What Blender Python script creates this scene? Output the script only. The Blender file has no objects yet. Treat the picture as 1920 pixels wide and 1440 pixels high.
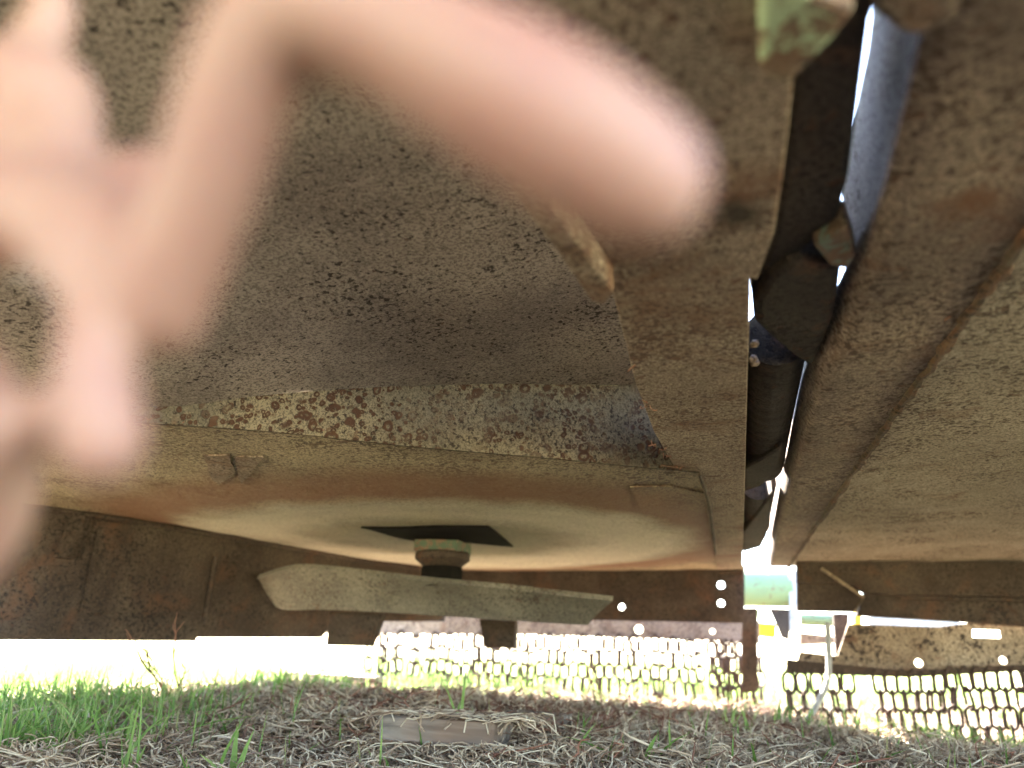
import bpy, bmesh, math, random
import numpy as np
from mathutils import Vector, Matrix, noise
from mathutils.geometry import tessellate_polygon

random.seed(7)
rng = np.random.default_rng(7)
scene = bpy.context.scene
col = scene.collection
R = math.radians

# ------------------------------------------------------------------ camera
ZC = 0.13                                   # lens height above the soil
FPX = 1440.0                                # focal length in pixels of the 1920 px wide photograph
PITCH, YAW, ROLL = R(19.06), R(15.0), R(1.5)
cam_d = bpy.data.cameras.new('camera')
cam = bpy.data.objects.new('camera', cam_d)
col.objects.link(cam)
cam_d.sensor_width = 36.0
cam_d.lens = 36.0 * FPX / 1920.0
cam_d.clip_start = 0.005
cam_d.clip_end = 3000
CM = (Matrix.Translation((0, 0, ZC)) @ Matrix.Rotation(YAW, 4, 'Z') @ Matrix.Rotation(R(90) + PITCH, 4, 'X')
      @ Matrix.Rotation(ROLL, 4, 'Z'))
cam.matrix_world = CM
scene.camera = cam
cam_d.dof.use_dof = True
cam_d.dof.focus_distance = 0.80
cam_d.dof.aperture_fstop = (cam_d.lens / 1000.0) / 0.0059      # a 5.9 mm wide opening
cam_d.dof.aperture_blades = 0

# ------------------------------------------------------------------ light
SUN_EL, SUN_AZ = R(50), R(-34)              # azimuth from +Y towards +X
w = bpy.data.worlds.new('World'); scene.world = w; w.use_nodes = True
nt = w.node_tree
bg = nt.nodes['Background']
sky = nt.nodes.new('ShaderNodeTexSky'); sky.sky_type = 'NISHITA'; sky.sun_disc = False
sky.sun_elevation = SUN_EL; sky.sun_rotation = SUN_AZ
nt.links.new(sky.outputs[0], bg.inputs[0]); bg.inputs[1].default_value = 0.085
sl = bpy.data.lights.new('sun', 'SUN'); sl.energy = 5.0; sl.angle = R(0.5); sl.color = (1.0, 0.93, 0.82)
so = bpy.data.objects.new('sun', sl); col.objects.link(so)
sv = Vector((math.sin(SUN_AZ) * math.cos(SUN_EL), math.cos(SUN_AZ) * math.cos(SUN_EL), math.sin(SUN_EL)))
so.rotation_euler = sv.to_track_quat('Z', 'Y').to_euler(); so.location = (-2, 3, 4)
vs = scene.view_settings
vs.view_transform = 'Standard'; vs.look = 'None'; vs.gamma = 1; vs.use_curve_mapping = False
vs.exposure = 4.9
scene.cycles.max_bounces = 10
scene.cycles.diffuse_bounces = 6
scene.cycles.sample_clamp_indirect = 6.0
try:
    scene.cycles.use_denoising = True
except Exception:
    pass

# ------------------------------------------------------------------ measuring helpers
CMR = CM.to_3x3(); CP = CM.translation.copy()
def ray(px, py):
    return CMR @ Vector(((px - 960) / FPX, -(py - 720) / FPX, -1.0))
def pz(px, py, z):
    d = ray(px, py); return CP + d * ((z - CP.z) / d.z)
def py_(px, py, y):
    d = ray(px, py); return CP + d * ((y - CP.y) / d.y)
def pd(px, py, dist):
    return CP + ray(px, py) * dist           # dist measured along the optical axis
def zat(px, py, x, y):
    """height at which the column over (x, y) is met by the sight line through this pixel row"""
    d = ray(px, py); hd = math.hypot(x - CP.x, y - CP.y) / math.hypot(d.x, d.y)
    return CP.z + d.z * hd

# ------------------------------------------------------------------ object helpers
def link(name, me, mat=None, parent=None, smooth=False):
    o = bpy.data.objects.new(name, me); col.objects.link(o)
    if mat is not None and len(me.materials) == 0: me.materials.append(mat)
    if parent is not None:
        o.parent = parent
        o.matrix_parent_inverse = Matrix.Translation(-Vector(parent.get('_b', (0, 0, 0))))
    if smooth: me.shade_smooth()
    return o
def tag(o, label=None, cat=None, group=None, kind=None):
    if label: o['label'] = label
    if cat: o['category'] = cat
    if group: o['group'] = group
    if kind: o['kind'] = kind
    return o
def empty(name, loc):
    o = bpy.data.objects.new(name, None); col.objects.link(o); o.location = loc; o['_b'] = tuple(loc)
    o.empty_display_size = 0.05
    return o
def mesh(name, vs_, fs, mat=None, parent=None, smooth=False, bevel=0.0):
    me = bpy.data.meshes.new(name); me.from_pydata([tuple(v) for v in vs_], [], fs); me.validate()
    bm = bmesh.new(); bm.from_mesh(me); bmesh.ops.recalc_face_normals(bm, faces=bm.faces); bm.to_mesh(me); bm.free()
    o = link(name, me, mat, parent, smooth)
    if bevel:
        b = o.modifiers.new('b', 'BEVEL'); b.width = bevel; b.segments = 2; b.limit_method = 'ANGLE'; b.angle_limit = R(35)
    return o
def prism_data(poly, off):
    n = len(poly); V = [Vector(p) for p in poly] + [Vector(p) + off for p in poly]
    F = [tuple(range(n)), tuple(range(2 * n - 1, n - 1, -1))]
    F += [(i, (i + 1) % n, n + (i + 1) % n, n + i) for i in range(n)]
    return V, F
def slab(name, pxs, z, thick, mat, parent, bevel=0.002, smooth=False):
    """flat plate whose under-face lies at height z and has this outline; it rises by thick"""
    V, F = prism_data([pz(x, y, z) for x, y in pxs], Vector((0, 0, thick)))
    return mesh(name, V, F, mat, parent, smooth, bevel)
def wall(name, pxs, y, thick, mat, parent, bevel=0.002):
    """upright plate across the machine whose rear face lies at depth y"""
    V, F = prism_data([py_(a, b, y) for a, b in pxs], Vector((0, thick, 0)))
    return mesh(name, V, F, mat, parent, False, bevel)
def resample(pts, n):
    pts = [Vector(p) for p in pts]; L = [0]
    for a, b in zip(pts, pts[1:]): L.append(L[-1] + (b - a).length)
    out = []
    for i in range(n):
        t = L[-1] * i / (n - 1); k = 0
        while k < len(L) - 2 and L[k + 1] < t: k += 1
        u = (t - L[k]) / max(1e-9, L[k + 1] - L[k]); out.append(pts[k].lerp(pts[k + 1], u))
    return out
def smooth_path(pts, n):
    pts = [Vector(p) for p in pts]; out = []
    m = len(pts) - 1
    for i in range(n):
        t = m * i / (n - 1); k = min(int(t), m - 1); u = t - k
        p0 = pts[max(k - 1, 0)]; p1 = pts[k]; p2 = pts[k + 1]; p3 = pts[min(k + 2, m)]
        out.append(0.5 * ((2 * p1) + (p2 - p0) * u + (2 * p0 - 5 * p1 + 4 * p2 - p3) * u * u + (3 * p1 - p0 - 3 * p2 + p3) * u ** 3))
    return out
def patch(name, A, B, n, m, mat, parent, thick=0.006, up=Vector((0, 0, 1)), bulge=None, smooth=True, jitter=0.0):
    """sheet of steel spanned between two edges, with thickness"""
    A = resample(A, n); B = resample(B, n); V = []
    for j in range(m):
        v = j / (m - 1)
        for i in range(n):
            p = A[i].lerp(B[i], v)
            if bulge: p = p + up * bulge(i / (n - 1), v, p)
            if jitter: p = p + up * (noise.noise(p * 9) * jitter + noise.noise(p * 31) * jitter * 0.35)
            V.append(p)
    N = len(V); V += [p + up * thick for p in V[:N]]
    F = []
    for j in range(m - 1):
        for i in range(n - 1):
            a = j * n + i; q = (a, a + 1, a + n + 1, a + n); F.append(q); F.append(tuple(N + k for k in reversed(q)))
    for i in range(n - 1):
        a = i; F.append((a, N + a, N + a + 1, a + 1)); a = (m - 1) * n + i; F.append((a, a + 1, N + a + 1, N + a))
    for j in range(m - 1):
        a = j * n; F.append((a, a + n, N + a + n, N + a)); a = j * n + n - 1; F.append((a, N + a, N + a + n, a + n))
    o = mesh(name, V, F, mat, parent, smooth)
    if smooth:
        e = o.modifiers.new('e', 'EDGE_SPLIT'); e.split_angle = R(40)
    return o
def tube_data(path, rad, seg=12, cap=True):
    path = [Vector(p) for p in path]; V = []; F = []
    n = len(path); up = Vector((0.13, 0.2, 1)).normalized()
    for i, p in enumerate(path):
        t = (path[min(i + 1, n - 1)] - path[max(i - 1, 0)]).normalized()
        u = up if abs(t.dot(up)) < 0.95 else Vector((1, 0, 0))
        a = t.cross(u).normalized(); b = t.cross(a).normalized()
        r = rad[i] if hasattr(rad, '__len__') else rad
        for k in range(seg):
            an = 2 * math.pi * k / seg; V.append(p + a * (r * math.cos(an)) + b * (r * math.sin(an)))
    for i in range(n - 1):
        for k in range(seg):
            F.append((i * seg + k, i * seg + (k + 1) % seg, (i + 1) * seg + (k + 1) % seg, (i + 1) * seg + k))
    if cap: F.append(tuple(range(seg))); F.append(tuple(range((n - 1) * seg, n * seg)))
    return V, F
def tube(name, path, rad, mat, parent=None, seg=14, smooth=True):
    V, F = tube_data(path, rad, seg)
    o = mesh(name, V, F, mat, parent, smooth)
    e = o.modifiers.new('e', 'EDGE_SPLIT'); e.split_angle = R(50)
    return o
def lathe(name, c, prof, mat, parent, seg=20, smooth=True):
    """turned part about the vertical axis through c: prof lists (radius, z)"""
    V = []; F = []
    for r, z in prof:
        for k in range(seg):
            a = 2 * math.pi * (k + 0.5) / seg; V.append((c[0] + r * math.cos(a), c[1] + r * math.sin(a), z))
    for j in range(len(prof) - 1):
        for k in range(seg): F.append((j * seg + k, j * seg + (k + 1) % seg, (j + 1) * seg + (k + 1) % seg, (j + 1) * seg + k))
    F.append(tuple(range(seg))); F.append(tuple(range((len(prof) - 1) * seg, len(prof) * seg)))
    o = mesh(name, V, F, mat, parent, smooth)
    e = o.modifiers.new('e', 'EDGE_SPLIT'); e.split_angle = R(35)
    return o
def holed(name, outer, holes, origin, ax, up, thick, mat, parent):
    """plate with round or square holes cut right through; outline and holes in its own two axes"""
    cu = bpy.data.curves.new(name, 'CURVE'); cu.dimensions = '2D'; cu.fill_mode = 'BOTH'; cu.extrude = thick / 2
    for loop in [outer] + holes:
        s = cu.splines.new('POLY'); s.points.add(len(loop) - 1); s.use_cyclic_u = True
        for p, q in zip(s.points, loop): p.co = (q[0], q[1], 0, 1)
    tmp = bpy.data.objects.new('tmp', cu); col.objects.link(tmp)
    dg = bpy.context.evaluated_depsgraph_get(); dg.update()
    me = bpy.data.meshes.new_from_object(tmp.evaluated_get(dg), depsgraph=dg)
    bpy.data.objects.remove(tmp)
    nrm = ax.cross(up).normalized()
    for v in me.vertices: v.co = origin + ax * v.co.x + up * v.co.y + nrm * v.co.z
    me.materials.clear()
    return link(name, me, mat, parent)
def circle(x, y, r, n=14): return [(x + r * math.cos(2 * math.pi * k / n), y + r * math.sin(2 * math.pi * k / n)) for k in range(n)]

# ------------------------------------------------------------------ materials
class NB:
    def __init__(s, name):
        s.m = bpy.data.materials.new(name); s.m.use_nodes = True; s.t = s.m.node_tree
        s.p = s.t.nodes['Principled BSDF']; s.co = s.t.nodes.new('ShaderNodeTexCoord').outputs['Object']
    def n(s, kind, **kw):
        x = s.t.nodes.new(kind)
        for k, v in kw.items(): setattr(x, k, v)
        return x
    def l(s, a, b): s.t.links.new(a, b)
    def noise(s, scale, detail=3, rough=0.55, dist=0.0, vec=None, stretch=None):
        x = s.n('ShaderNodeTexNoise'); x.inputs['Scale'].default_value = scale; x.inputs['Detail'].default_value = detail
        x.inputs['Roughness'].default_value = rough; x.inputs['Distortion'].default_value = dist
        v = vec or s.co
        if stretch:
            mp = s.n('ShaderNodeMapping'); mp.inputs['Scale'].default_value = stretch; s.l(v, mp.inputs[0]); v = mp.outputs[0]
        s.l(v, x.inputs['Vector']); return x.outputs['Fac']
    def ramp(s, fac, stops, interp='LINEAR'):
        x = s.n('ShaderNodeValToRGB'); x.color_ramp.interpolation = interp; e = x.color_ramp.elements
        full = lambda c: (c, c, c, 1) if isinstance(c, (int, float)) else (*c, 1)
        e[0].position = stops[0][0]; e[0].color = full(stops[0][1]); e[1].position = stops[-1][0]; e[1].color = full(stops[-1][1])
        for p, c in stops[1:-1]: e.new(p).color = full(c)
        s.l(fac, x.inputs[0]); return x.outputs[0]
    def mix(s, f, a, b, mode='MIX'):
        x = s.n('ShaderNodeMix'); x.data_type = 'RGBA'; x.blend_type = mode
        for sock, v in ((x.inputs[0], f), (x.inputs[6], a), (x.inputs[7], b)):
            if isinstance(v, (int, float)): sock.default_value = v
            elif isinstance(v, tuple): sock.default_value = (*v, 1)
            else: s.l(v, sock)
        return x.outputs[2]
    def math(s, op, a, b=0.0):
        x = s.n('ShaderNodeMath', operation=op)
        for sock, v in ((x.inputs[0], a), (x.inputs[1], b)):
            if isinstance(v, (int, float)): sock.default_value = v
            else: s.l(v, sock)
        return x.outputs[0]
    def bump(s, h, strength=0.5, dist=0.002):
        x = s.n('ShaderNodeBump'); x.inputs['Strength'].default_value = strength; x.inputs['Distance'].default_value = dist
        s.l(h, x.inputs['Height']); s.l(x.outputs[0], s.p.inputs['Normal'])
    def end(s, colr, rough=0.8, metal=0.0, spec=0.3):
        if isinstance(colr, tuple): s.p.inputs['Base Color'].default_value = (*colr, 1)
        else: s.l(colr, s.p.inputs['Base Color'])
        if isinstance(rough, (int, float)): s.p.inputs['Roughness'].default_value = rough
        else: s.l(rough, s.p.inputs['Roughness'])
        s.p.inputs['Metallic'].default_value = metal; s.p.inputs['Specular IOR Level'].default_value = spec
        return s.m

TAN = (0.52, 0.44, 0.33); TAN2 = (0.43, 0.36, 0.265); DARK = (0.022, 0.014, 0.011); RUST = (0.15, 0.066, 0.034)
GREY = (0.39, 0.335, 0.28)
def dirty(name, c1, c2, spot=DARK, rust=RUST, spot_at=0.55, spot_w=0.06, rust_at=0.60, fine=210, coarse=55, bump=0.6, rust_scale=14, mott=0.5, mottle=0.7, dist=0.3):
    b = NB(name)
    lo = b.noise(5, 6, 0.68, 0.3)
    c = b.mix(b.ramp(lo, [(0.38, 0), (0.60, 1)]), c1, tuple(v * 0.82 for v in c2))
    grain = b.noise(fine * 2.1, 3, 0.7, 0.2)
    gf = b.ramp(grain, [(mott, 0.0), (mott + 0.045, mottle)])
    c = b.mix(gf, c, tuple(spot[i] * 0.55 + c2[i] * 0.28 for i in range(3)))
    pale = b.noise(fine * 1.3, 2, 0.6)
    c = b.mix(b.ramp(pale, [(0.56, 0.0), (0.70, 0.35)]), c, tuple(min(1, v * 1.35) for v in c1))
    # rust blooms
    ru = b.noise(rust_scale, 7, 0.68, 0.4)
    rf = b.ramp(ru, [(rust_at - 0.05, 0), (rust_at + 0.12, 0.85)])
    c = b.mix(rf, c, rust)
    # pits of two sizes, denser here and there
    den = b.noise(9, 3, 0.6)
    s1 = b.noise(fine, 3, 0.62, dist)
    s1 = b.math('ADD', s1, b.math('MULTIPLY', b.math('SUBTRACT', den, 0.5), 0.35))
    f1 = b.ramp(s1, [(spot_at, 0), (spot_at + spot_w, 0.9)])
    s2 = b.noise(coarse, 4, 0.65, dist)
    s2 = b.math('ADD', s2, b.math('MULTIPLY', b.math('SUBTRACT', den, 0.5), 0.25))
    f2 = b.ramp(s2, [(spot_at + 0.06, 0), (spot_at + 0.12, 0.8)])
    c = b.mix(f2, c, tuple((spot[i] + rust[i]) * 0.5 for i in range(3)))
    c = b.mix(f1, c, spot)
    h = b.math('SUBTRACT', b.math('MULTIPLY', grain, 0.5), b.math('ADD', b.math('MULTIPLY', f1, 0.6), f2))
    b.bump(h, bump, 0.0016)
    return b, c
def dirty_mat(*a, rough=0.82, **k):
    b, c = dirty(*a, **k); return b.end(c, rough, 0.0, 0.25)

M = {}
M['tan'] = dirty_mat('mud_caked_steel', TAN, TAN2, spot=(0.07,0.045,0.03), spot_at=0.55, mott=0.485, mottle=0.85, rust_at=0.64)
_b, _c = dirty('mud_caked_rail', (0.46, 0.375, 0.285), (0.36, 0.275, 0.205), spot=(0.08,0.045,0.032), spot_at=0.53, mott=0.465, mottle=0.92, rust_at=0.545, fine=240, coarse=70)
_d = _b.n('ShaderNodeVectorMath', operation='DISTANCE'); _b.l(_b.co, _d.inputs[0]); _d.inputs[1].default_value = pz(1385, 402, ZC + 0.211)
_m = _b.n('ShaderNodeVectorMath', operation='MULTIPLY')
_e = _b.math('ADD', _d.outputs['Value'], _b.math('MULTIPLY', _b.math('SUBTRACT', _b.noise(70, 5, 0.65), 0.5), 0.03))
_c = _b.mix(_b.ramp(_e, [(0.004, 0.95), (0.020, 0.0)]), _c, (0.03, 0.02, 0.014))     # a burnt, oily stain
M['rail'] = _b.end(_c, 0.82, 0, 0.25)
M['plate'] = dirty_mat('grey_deck_steel', GREY, (0.29, 0.245, 0.21), spot_at=0.585, rust_at=0.74, fine=170, coarse=120, dist=0.0)
M['strip'] = dirty_mat('brown_caked_steel', (0.38, 0.30, 0.225), (0.26, 0.195, 0.15), spot=(0.07,0.045,0.033), spot_at=0.54, mott=0.48, mottle=0.8, rust_at=0.60, fine=190)
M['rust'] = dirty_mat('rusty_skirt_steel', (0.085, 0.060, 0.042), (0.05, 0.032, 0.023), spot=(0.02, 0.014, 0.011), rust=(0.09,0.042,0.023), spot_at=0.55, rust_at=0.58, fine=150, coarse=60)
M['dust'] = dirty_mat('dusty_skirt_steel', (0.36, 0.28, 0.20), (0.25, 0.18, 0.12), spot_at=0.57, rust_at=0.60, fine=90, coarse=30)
M['dark'] = dirty_mat('dark_hinge_steel', (0.085, 0.07, 0.058), (0.055, 0.043, 0.035), spot=(0.02, 0.015, 0.012), spot_at=0.55, rust_at=0.62)
M['zinc'] = dirty_mat('bare_grey_steel', (0.52, 0.53, 0.54), (0.40, 0.40, 0.41), spot_at=0.60, rust_at=0.75)
M['blade'] = dirty_mat('grass_stained_blade', (0.25, 0.22, 0.17), (0.17, 0.15, 0.12), spot=(0.07, 0.055, 0.04), spot_at=0.56, rust_at=0.72, fine=170, coarse=70)

M['seam'] = dirty_mat('dark_weld_seam', (0.16, 0.115, 0.08), (0.09, 0.06, 0.042), spot_at=0.55, rust_at=0.55)
def m_baffle():
    b, c = dirty('cratered_rust_steel', (0.20, 0.16, 0.108), (0.125, 0.105, 0.08), spot_at=0.57, rust_at=0.70)
    # blisters: rings of rust round pale middles, in loose swarms
    warp = b.noise(40, 2, 0.5)
    mx = b.n('ShaderNodeVectorMath', operation='ADD'); b.l(b.co, mx.inputs[0])
    sc = b.n('ShaderNodeVectorMath', operation='SCALE'); b.l(warp, sc.inputs[0]); sc.inputs['Scale'].default_value = 0.012; b.l(sc.outputs[0], mx.inputs[1])
    tot = None
    swarm = b.ramp(b.noise(7, 3, 0.6), [(0.33, 0), (0.46, 1)])
    for scl in (78, 135):
        v = b.n('ShaderNodeTexVoronoi'); v.inputs['Scale'].default_value = scl; v.inputs['Randomness'].default_value = 1.0; b.l(mx.outputs[0], v.inputs['Vector'])
        d = b.math('ADD', v.outputs['Distance'], b.math('MULTIPLY', b.math('SUBTRACT', b.noise(170, 2), 0.5), 0.28))
        sp = b.n('ShaderNodeSeparateColor'); b.l(v.outputs['Color'], sp.inputs[0])
        d = b.math('DIVIDE', d, b.math('ADD', 0.35, b.math('MULTIPLY', sp.outputs[0], 0.7)))
        ring = b.ramp(d, [(0.16, 0.15), (0.30, 1), (0.46, 1), (0.60, 0)])
        keep = b.math('GREATER_THAN', sp.outputs[1], 0.25)
        f = b.math('MULTIPLY', b.math('MULTIPLY', ring, keep), swarm)
        tot = f if tot is None else b.math('MAXIMUM', tot, f)
    c = b.mix(tot, c, b.mix(b.noise(90, 2), (0.03, 0.014, 0.010), (0.085, 0.038, 0.021)))
    bm2 = b.n('ShaderNodeBump'); bm2.inputs['Strength'].default_value = 0.8; bm2.inputs['Distance'].default_value = 0.002
    b.l(b.math('SUBTRACT', 1.0, tot), bm2.inputs['Height']); b.l(b.p.inputs['Normal'].links[0].from_socket, bm2.inputs['Normal'])
    b.l(bm2.outputs[0], b.p.inputs['Normal'])
    return b.end(c, 0.8, 0, 0.25)
M['baffle'] = m_baffle()

def m_green(name, paint, amount):
    b, c = dirty(name, (0.24, 0.18, 0.12), (0.16, 0.10, 0.07), spot_at=0.58, rust_at=0.52)
    f = b.ramp(b.noise(62, 8, 0.7, 0.2), [(amount, 0), (amount + 0.03, 1)])
    c = b.mix(f, c, paint)
    return b.end(c, 0.6, 0, 0.35)
M['green_chip'] = m_green('chipped_green_paint', (0.33, 0.41, 0.26), 0.515)
M['green'] = m_green('faded_green_paint', (0.15, 0.22, 0.12), 0.38)
M['pocket_green'] = m_green('dull_green_paint', (0.14, 0.18, 0.14), 0.54)
M['hub_green'] = m_green('grimy_green_paint', (0.06, 0.09, 0.055), 0.47)
def plain(name, c, rough=0.6, var=0.25, scale=30, bump=0.2, metal=0.0, spec=0.3):
    b = NB(name); f = b.noise(scale, 5, 0.6)
    k = b.mix(b.ramp(f, [(0.3, 0), (0.7, 1)]), c, tuple(v * (1 - var) for v in c)); b.bump(f, bump, 0.002)
    return b.end(k, rough, metal, spec)
M['black'] = plain('recess_spindle_black', (0.014, 0.012, 0.010), 1.0, 0.6, spec=0.05)  # black for the hub recess's painted shade and for the spindle
M['yellow'] = plain('yellow_paint', (0.55, 0.36, 0.02), 0.45, 0.2)
M['rubber'] = plain('tyre_rubber', (0.03, 0.03, 0.032), 0.8, 0.3)
M['tractor_green'] = plain('tractor_green_paint', (0.035, 0.16, 0.05), 0.4, 0.2)
M['wire'] = plain('grey_steel_wire', (0.34, 0.33, 0.31), 0.5, 0.4, 60)
M['chain'] = plain('rusty_chain_steel', (0.075, 0.045, 0.03), 0.75, 0.5, 60, 0.4)
M['wood'] = None
def m_wood():
    b = NB('weathered_wood'); g = b.noise(60, 5, 0.6, 0.6, stretch=(0.12, 1, 1)); g2 = b.noise(9, 3)
    c = b.mix(b.ramp(g, [(0.35, 0), (0.62, 1)]), (0.26, 0.215, 0.175), (0.10, 0.08, 0.065)); c = b.mix(b.ramp(g2, [(0.45, 0), (0.7, 0.6)]), c, (0.22, 0.13, 0.085))
    b.bump(g, 0.6, 0.003); return b.end(c, 0.85)
M['wood'] = m_wood()

# ================================================================== the setting: ground
def gh(x, y):
    h = -0.006 + 0.018 * noise.noise(Vector((x * 1.6, y * 1.6, 3.1))) + 0.012 * noise.noise(Vector((x * 5, y * 5, 7.7))) + 0.012 * noise.noise(Vector((x * 13, y * 13, 1.7)))
    h += 0.036 * math.exp(-((x + 0.95) / 0.55) ** 2 - ((y - 1.45) / 0.4) ** 2)      # heap of dead grass
    h -= 0.065 * math.exp(-((x - 0.85) / 0.55) ** 2 - ((y - 2.05) / 0.45) ** 2)
    h -= 0.024 * math.exp(-((x - 0.6) / 0.6) ** 2 - ((y - 1.4) / 0.4) ** 2)
    h += 0.010 * math.exp(-((x + 0.15) / 0.6) ** 2 - ((y - 1.45) / 0.3) ** 2)
    h += 0.006 * math.exp(-((x - 0.55) / 0.25) ** 2 - ((y - 1.25) / 0.25) ** 2)
    fade = 1.0 / (1.0 + (math.hypot(x, y - 1.2) / 6.0) ** 4)
    return h * fade
def m_soil():
    b = NB('soil_and_turf'); a = b.noise(30, 6, 0.65); g = b.noise(0.9, 5, 0.6); f = b.noise(260, 3, 0.7)
    c = b.mix(b.ramp(a, [(0.35, 0), (0.65, 1)]), (0.07, 0.048, 0.036), (0.19, 0.14, 0.10))
    # open turf beyond the machine: dry and green grass mixed
    sx = b.n('ShaderNodeVectorMath', operation='DISTANCE'); b.l(b.co, sx.inputs[0]); sx.inputs[1].default_value = (0, 1.2, 0)
    far = b.ramp(b.math('DIVIDE', sx.outputs['Value'], 8.0), [(0.24, 0), (0.40, 1)])
    turf = b.mix(b.ramp(g, [(0.42, 0), (0.62, 1)]), (0.42, 0.37, 0.24), (0.22, 0.27, 0.10))
    c = b.mix(far, c, b.mix(b.ramp(f, [(0.3, 0), (0.7, 1)]), turf, tuple(v for v in (0.34, 0.31, 0.18))))
    b.bump(a, 0.8, 0.01); return b.end(c, 0.95, 0, 0.1)
K = 260
ss = np.linspace(-1, 1, K); co1 = np.sinh(ss * 6.2) / math.sinh(6.2) * 600.0
V = []
for j in range(K):
    for i in range(K):
        x = co1[i]; y = co1[j] + 1.2; V.append((x, y, gh(x, y)))
F = [(j * K + i, j * K + i + 1, (j + 1) * K + i + 1, (j + 1) * K + i) for j in range(K - 1) for i in range(K - 1)]
tag(mesh('ground', V, F, m_soil(), None, True), kind='structure')

# ================================================================== the mower
mower = empty('mower', (0.0, 1.0, 0.0))
tag(mower, 'rusty mower deck seen from beneath, caked in tan mud with hinge gap and chain curtain', 'mower')
RB = ZC + 0.22                               # underside of rails and shell
DP = ZC + 0.285                              # raised deck plate
REAR = -1.25

# --- left deck: raised plate, baffle, shell
baf_px = [(-260, 760), (60, 768), (290, 787), (520, 803), (760, 829), (1000, 850), (1275, 876), (1330, 881)]
baf_top = [752, 756, 757, 734, 720, 717, 719, 719]
baf_b = [pz(x, y, RB) for x, y in baf_px]
baf_t = [Vector((p.x, p.y + 0.004, max(zat(q[0], t, p.x, p.y), RB + 0.012))) for p, q, t in zip(baf_b, baf_px, baf_top)]
patch('baffle', [p + Vector((0, 0, -0.004)) for p in smooth_path(baf_b, 60)], smooth_path(baf_t, 60), 80, 8, M['baffle'], mower, 0.006, Vector((0, 1, 0)), jitter=0.002)
rear_l = [Vector((-1.38, REAR, DP + 0.01)), Vector((0.05, REAR, DP + 0.01))]
tops = [Vector((-1.38, baf_t[0].y - 0.1, RB + 0.012))] + [p + Vector((0, 0.004, 0.0)) for p in smooth_path(baf_t, 40)]
patch('deck_plate', tops, rear_l, 60, 40, M['plate'], mower, 0.006, bulge=lambda u, v, p: 0.012 * math.sin(min(1, v * 1.6) * math.pi) - 0.001, jitter=0.004)

HUB = pz(832, 1008, RB)
front_px = [(-330, 905), (-60, 935), (150, 957), (400, 996), (640, 1040), (780, 1060), (900, 1074), (1100, 1074), (1395, 1068)]
front = [pz(x, y, RB) for x, y in front_px]
def m_shell():
    b, c = dirty('ring_worn_shaded_shell', (0.48, 0.40, 0.26), (0.38, 0.31, 0.20), spot=(0.06,0.04,0.028), spot_at=0.535, rust_at=0.66, mott=0.48, mottle=0.9, fine=170)
    d = b.n('ShaderNodeVectorMath', operation='DISTANCE'); b.l(b.co, d.inputs[0]); d.inputs[1].default_value = (HUB.x, HUB.y, RB)
    r = b.math('ADD', d.outputs['Value'], b.math('MULTIPLY', b.math('SUBTRACT', b.noise(6, 4, 0.6), 0.5), 0.10))
    rust = b.ramp(r, [(0.0, 0.05), (0.46, 0.0), (0.51, 0.3), (0.55, 0.95), (0.62, 0.85), (0.70, 0.12), (0.95, 0.0)])
    rust = b.math('MULTIPLY', rust, b.ramp(b.noise(150, 4, 0.7, stretch=(0.3, 1, 1)), [(0.25, 0.7), (0.55, 1)]))
    pale = b.ramp(r, [(0.22, 0), (0.35, 0.95), (0.46, 0.95), (0.55, 0)])  # pale ring: blade wear plus painted light on the shell's bulge
    hub_shade = b.ramp(r, [(0.0, 0.7), (0.2, 0.7), (0.30, 0)])  # darker olive near the hub: the bulge's own shading, painted in
    pale = b.math('MULTIPLY', pale, b.ramp(b.noise(190, 3, 0.7), [(0.40, 1), (0.60, 0.45)]))
    c = b.mix(pale, c, b.mix(b.noise(20, 4), (0.72, 0.66, 0.52), (0.58, 0.53, 0.41)))
    c = b.mix(hub_shade, c, (0.20, 0.185, 0.125))
    c = b.mix(rust, c, (0.17, 0.078, 0.040))
    return b.end(c, 0.7, 0, 0.3)
M['shell'] = m_shell()
def dome(u, v, p):
    r = math.hypot(p.x - HUB.x, p.y - HUB.y); e = math.sin(math.pi * min(1, v)) ** 0.7
    return (-0.008 - 0.018 * math.exp(-((r - 0.50) / 0.10) ** 2)) * e * (0.3 + 0.7 * math.sin(math.pi * u))
shell = patch('deck_shell', [p + Vector((0, 0.008, 0.001)) for p in smooth_path(baf_b, 60)], smooth_path(front, 60), 90, 50, M['shell'], mower, 0.006, bulge=dome, jitter=0.003)
# shell lip and curled rim along the front edge
rim = [p + Vector((0, 0, -0.004)) for p in smooth_path(front, 60)]
tube('rim', rim, 0.008, M['rust'], mower, 8)
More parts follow.
